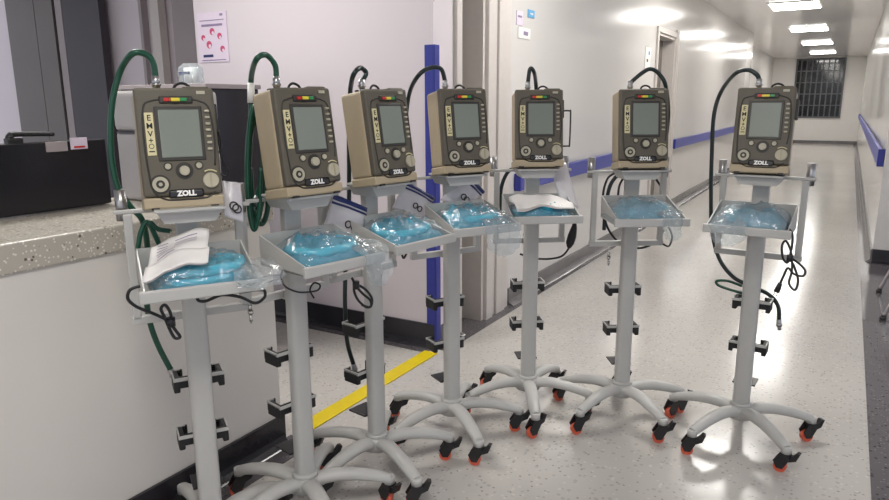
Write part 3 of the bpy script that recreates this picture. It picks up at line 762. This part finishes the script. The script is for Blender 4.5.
# ------------------------------------------------------------------ power cords
def cord(pts, lab, r=.0042, plug=True, ties=None):
    O = pts[0].copy(); root = empty('power_cord', O, label=lab, cat='cable', group='black power cords')
    b = MB(); b.tube([p-O for p in pts], r, 'cable', seg=8, sub=8); b.build('cord', root)
    if plug:
        e = pts[-1]; d = (pts[-1]-pts[-2]).normalized()
        b = MB(); b.cyl(e-O-d*.004, e-O+d*.032, .0075, 'cable', r2=.011, seg=12); b.build('plug_body', root)
        b = MB()
        sd = d.cross(Vector((0, 1, .2))).normalized()*.005
        for s_ in (-1, 1): b.cyl(e-O+d*.03+sd*s_, e-O+d*.048+sd*s_, .0018, 'steel', seg=8)
        b.build('plug_pins', root)
    if ties:
        b = MB(); b.cyl(ties-O+Vector((0, 0, -.012)), ties-O+Vector((0, 0, .012)), .011, 'cable', seg=12); b.build('cable_tie', root)
    return root
cord(q(0, [(140, 286), (130, 290), (128, 299), (137, 307), (152, 313), (163, 318), (169, 322), (176, 331), (180, 337), (175, 338), (170, 330), (165, 318), (161, 309), (165, 305), (170, 312), (172, 322)], -.20), 'looped black cord hanging at the left corner of the leftmost tray', plug=False, ties=PL(0, 171, 322, -.20))
cord(q(0, [(262, 288), (265, 292), (264, 298), (255, 303), (240, 297), (222, 295), (206, 301), (198, 300), (200, 294), (220, 290), (240, 292), (255, 290), (263, 290)], -.235), 'black cord bundled along the underside of the leftmost tray', plug=False)
cord(q(1, [(283, 270), (281, 278), (286, 287), (298, 292), (309, 292), (318, 290), (320, 285), (314, 283), (310, 290), (314, 298)], -.21), 'thin black cord hanging below the second tray from the left', r=.0028, plug=False)
cord(q(1, [(352, 278), (356, 286), (363, 294), (370, 300), (371, 306), (366, 307), (358, 300), (354, 290), (357, 285), (366, 290), (372, 299), (370, 307), (362, 305)], -.21), 'tight black cord coil below the right side of the second tray from the left', ties=PL(1, 356, 285, -.21), plug=False)
cord(q(3, [(405, 246), (402, 252), (404, 258)], -.19)+q(3, [(410, 247), (418, 245)], -.19), 'short black cord below the third tray from the left', plug=False)
cord(q(6, [(787, 228), (792, 233), (792, 245), (788, 262), (783, 258), (782, 246), (786, 241), (791, 252), (792, 270), (789, 283), (795, 290), (798, 280), (794, 266), (790, 258), (797, 262), (805, 270), (803, 276), (794, 274), (788, 268), (784, 275), (780, 284)], -.235), 'black power cord coiled and hanging under the rightmost tray with its plug', ties=PL(6, 790, 258, -.235))
cord(q(0, [(217, 155), (221, 148), (220, 138), (217, 131)], .06)+q(0, [(222, 160), (228, 170), (226, 176), (219, 173)], .06), 'thin dark cord behind the right side of the leftmost ventilator', r=.0025, plug=False)
cord([PL(5, 668, 226, -.1), PL(5, 672, 236, -.1), PL(5, 669, 246, -.1), PL(5, 663, 244, -.1)], 'black cord end in the hanging bag of the second tray from the right', plug=False)
cord([PL(4, 524, 234, .06), PL(4, 531, 240, .07), PL(4, 529, 248, .06)], 'black cord knot behind the pole under the tray with the white sheet', r=.006, plug=False)

# small metal quick connectors dangling from the racks
def dangler(i, px, py, yl, lab):
    p = PL(i, px, py, yl); r_ = empty('chrome_connector', p, label=lab, cat='connector', group='chrome connectors hanging from the racks')
    b = MB(); b.cyl((0, 0, 0), (0, 0, -.02), .006, 'chrome'); b.cyl((0, 0, -.02), (0, 0, -.03), .009, 'chrome'); b.cyl((0, 0, -.03), (0, 0, -.055), .0055, 'chrome'); b.cyl((0, 0, -.055), (0, 0, -.062), .003, 'chrome'); b.build('connector_body', r_)
    b = MB(); b.tube([(0, 0, .002), (.004, 0, .012), (0, 0, .022), (-.004, 0, .012)], .0012, 'chrome', close=True, seg=6); b.build('hanging_ring', r_)
dangler(0, 250, 304, .03, 'chrome connector hanging right of the leftmost tray')
dangler(5, 609, 252, .045, 'chrome connector hanging from the rack of the second stand from the right')

# ------------------------------------------------------------------ bags with breathing circuits in the trays
def bag(i, lab, turns=3, cx=0, rx=.100, ry=.078, hang=None, seed=0, paper=None, film_m='film', name='bagged_tubing', zh=.078, tw=0, liner=False):
    base = W(i, 0, -.146, .9265)
    root = empty(name, base, R(STANDS[i][2]), label=lab, cat='bagged tubing', group='bagged teal breathing circuits in the trays')
    rng = random.Random(seed)
    pts = []
    n_ = turns*12
    for k_ in range(n_+1):
        a_ = 2*math.pi*k_/12+seed; sh = 1-.16*((k_//12) % 3)+rng.uniform(-.03, .03)
        pts.append((cx+rx*sh*math.cos(a_), ry*sh*math.sin(a_), .016+.034*k_/n_+rng.uniform(-.002, .003)))
    b = MB(); b.tube(pts, .0145, 'teal', seg=10, sub=8, ribs=1); b.build('breathing_tube', root)
    b = MB(); b.tube([(cx-.05, -.03, .024), (cx+.0, .01, .030), (cx+.05, -.01, .026)], .009, 'teal2', seg=10, ribs=1); b.cyl((cx-.02, .0, .03), (cx+.02, .012, .034), .013, 'teal2'); b.build('connector_piece', root)
    hx, hy = .133, .110
    lk = .62 if seed > 1 else .26
    def lin(u, v):
        x = (u-.5)*2; y = (v-.5)*2; e = max(0, (1-abs(x)**2.4))*max(0, (1-abs(y)**2.4))
        w_ = noise.noise(Vector((x*3.1+seed, y*3.1, seed*2)))*.022+abs(noise.noise(Vector((x*8, y*8+seed, 5))))*.012
        ring = math.exp(-((x*x+y*y)**.5-.62)**2*14)
        return (cx+x*hx*.93, y*hy*.92, .004+(zh*lk+w_*(1.5 if seed > 1 else 1))*e**.4+ring*zh*.26*e**.3)
    b = MB(); b.grid(lin, 34, 28, 'liner'); b.build('inner_wrap', root, recalc=False)
    def top(u, v):
        x = (u-.5)*2; y = (v-.5)*2
        e = max(0, (1-abs(x)**2.6))*max(0, (1-abs(y)**2.6))
        w_ = noise.noise(Vector((x*2.6+seed*3, y*2.6, seed)))*.016+abs(noise.noise(Vector((x*5+seed, y*5, 3))))*.022+noise.noise(Vector((x*11, y*11+seed, 3)))*.004
        return (cx+x*hx, y*hy, .003+(zh*1.05*e**.38)+w_*e**.3)
    b = MB(); b.grid(top, 34, 28, film_m); b.grid(lambda u, v: (cx+(u-.5)*2*hx, (v-.5)*2*hy, .0022), 2, 2, film_m); b.build('plastic_bag', root, recalc=False)
    if hang:
        x0, x1, drop, out = hang
        def fl_(u, v):
            x = x0+(x1-x0)*u + .02*noise.noise(Vector((u*3, v*3, seed)))
            lip = -.126
            if v < .35: y = .02+(lip-.02)*(v/.35); z = .045-.012*v+.02*noise.noise(Vector((u*5, v*5, seed+2)))
            else:
                t_ = (v-.35)/.65; y = lip-.006-out*math.sin(t_*1.6)+.012*noise.noise(Vector((u*6, v*4, seed+1))); z = .036-drop*t_*(.75+.35*math.sin(u*3.1))
            return (x, y, z+.01*noise.noise(Vector((u*8, v*8, seed+5))))
        b = MB(); b.grid(fl_, 22, 26, 'film2' if hang[3] >= 0 else film_m); b.build('hanging_flap', root)
    return root
bag(0, 'clear bag of teal tubing lying in the leftmost tray under the printed document', 4, .01, seed=1, zh=.074, hang=(.075, .20, .03, .01))
bag(1, 'bag of bright teal tubing spilling over the right edge of the second tray from left', 4, 0, seed=2, hang=(.05, .155, .10, .02))
bag(2, 'clear bag of teal tubing in the third tray from the left', 4, 0, rx=.10, seed=3, zh=.08)
bag(3, 'bag of teal tubing in the middle tray, milky plastic hanging over the tray lip', 4, 0, seed=4, hang=(-.02, .13, .12, .015))
bag(4, 'flat bag of teal tubing under a folded white sheet in the tray', 3, 0, seed=5, zh=.05)
bag(5, 'crinkled bag of teal tubing in the second tray from the right', 3, -.01, seed=6, hang=(.03, .115, .09, .012), film_m='film2')
bag(6, 'crinkled bag of teal tubing in the rightmost tray with plastic hanging below', 3, 0, rx=.088, seed=7, film_m='film2', hang=(-.12, -.0, .08, -.0))

# document on the first bag
dc = empty('document', W(0, -.045, -.165, 1.013), R(STANDS[0][2]-12), label='white printed document lying on the leftmost bag of tubing', cat='document')
def sheet(u, v): 
    x = (u-.5)*.150; y = (v-.5)*.16
    return (x, y, .012*math.sin(u*4-1)+.012*noise.noise(Vector((u*3, v*3, 1)))+.03*(u-.5)+.06*(v-.45))
b = MB(); b.grid(sheet, 18, 16, 'paper', th=.0012); b.build('paper_sheet', dc)
b = MB()
for k_ in range(7):
    v0 = .88-.085*k_
    for (u0, u1) in (((.12, .3), (.42, .8)) if k_ < 4 else ((.15, .45),)):
        def ln(u, v, v0=v0, u0=u0, u1=u1): 
            p = sheet(u0+(u1-u0)*u, v0+.018*v); return (p[0], p[1], p[2]+.0012)
        b.grid(ln, 5, 1, 'pale_print')
b.build('printed_lines', dc)
b = MB(); b.grid(lambda u, v: (lambda p: (p[0], p[1], p[2]+.004+.012*(1-abs(v-.3))*.3))(sheet(u*1.06-.03, v*.42-.03)), 14, 8, 'paper', th=.0012); b.build('folded_flap', dc)

# folded white sheet on the fifth tray
ws = empty('folded_sheet', W(4, 0.0, -.170, .982), R(STANDS[4][2]), label='folded white sheet lying on the teal tubing of the fifth tray from the left', cat='sheet')
def wsf(dz):
    return lambda u, v: ((u-.5)*.235+.006*math.sin(v*5), (v-.5)*.15, dz+.012*math.sin(u*3.1)+.011*noise.noise(Vector((u*3.5, v*3, 9+dz*50)))+.028*(v-.3))
b = MB(); b.grid(wsf(.004), 22, 14, 'paper', th=.002); b.build('upper_layer', ws)
b = MB(); b.grid(wsf(-.004), 22, 14, 'paper', th=.002); b.build('lower_layer', ws)

# zip bags with sealing rings, hanging at the back right of trays
def zipbag(i, P4, lab, rings=True, strip=True, yl=0.02):
    """P4: four photo corners (zip-left, zip-right, bottom-right, bottom-left), laid on the stand's own plane"""
    A, B, C, D = [PL(i, a_, b_, yl+dy) for (a_, b_), dy in zip(P4, (0, 0, -.03, -.03))]
    O = (C+D)/2; root = empty('zip_bag', O, label=lab, cat='zip bag', group='white zip bags of sealing rings')
    def sf(off=0, u0=0, u1=1, v0=0, v1=1):
        nrm = (B-A).cross(D-A).normalized()
        if nrm.dot(CAM-A) < 0: nrm = -nrm
        def f_(u, v):
            uu = u0+(u1-u0)*u; vv = v0+(v1-v0)*v
            p = (A*(1-uu)+B*uu)*(1-vv)+(D*(1-uu)+C*uu)*vv
            bulge = .012*math.sin(math.pi*uu)*math.sin(math.pi*min(1, vv))+.004*noise.noise(Vector((uu*4, vv*4, i)))
            return p-O+nrm*(bulge+off)
        return f_
    b = MB(); b.grid(sf(), 14, 14, 'bagwhite', th=.004); b.build('bag_body', root)
    if strip:
        b = MB(); b.grid(sf(.006, 0, 1, .0, .14), 12, 2, 'zipblue', th=.001); b.build('zip_strip', root)
        b = MB(); b.grid(sf(.006, 0, 1, .19, .25), 12, 2, 'zipblue', th=.001); b.build('zip_strip', root)
    if rings:
        b = MB()
        for (uu, vv) in ((.5, .68), (.66, .72)):
            cpt = Vector(sf(.008)(uu, vv)); ex = (B-A).normalized(); ez = (D-A).normalized()
            b.tube([cpt+ex*.012*math.cos(t_)+ez*.012*math.sin(t_) for t_ in [k_*.785 for k_ in range(8)]], .0022, 'groove', close=True, seg=6, sub=3)
        b.build('sealing_rings', root)
    return root
zipbag(0, [(222, 181), (240, 184), (243, 222), (224, 216)], 'white zip bag standing right of the leftmost ventilator', strip=False, yl=.0)
zipbag(1, [(333, 194), (366, 208), (362, 240), (322, 232)], 'zip bag with dark blue strip behind the second tray from the left')
zipbag(2, [(405, 181), (434, 198), (424, 220), (392, 208)], 'zip bag with blue strip and rings behind the third tray from the left')
zipbag(3, [(467, 172), (484, 192), (468, 208), (440, 200)], 'zip bag with blue strip, tilted, behind the middle tray')
# milky sleeve hung right of the fifth tray
b = MB()
A4 = [PL(4, 549, 165, .0), PL(4, 566, 163, .0), PL(4, 579, 208, -.10), PL(4, 560, 200, -.06)]
O = A4[3]
b.grid(lambda u, v: ((A4[0]*(1-u)+A4[1]*u)*(1-v)+(A4[3]*(1-u)+A4[2]*u)*v)-O+Vector((0, 0, .006*noise.noise(Vector((u*4, v*4, 2))))), 8, 12, 'bagwhite', th=.002)
o = b.build('plastic_sleeve'); o.location = O; tag(o, 'grey milky plastic sleeve leaning at the right of the tray with the white sheet', 'sleeve')

# ------------------------------------------------------------------ light
wld = bpy.data.worlds.new('world'); SC.world = wld; wld.use_nodes = True
bg = wld.node_tree.nodes['Background']; bg.inputs[0].default_value = (.85, .87, .95, 1); bg.inputs[1].default_value = .8
vs = SC.view_settings; vs.view_transform = 'Standard'; vs.look = 'None'; vs.exposure = 0.25; vs.gamma = 1; vs.use_curve_mapping = False
SC.cycles.max_bounces = 10; SC.cycles.transparent_max_bounces = 24
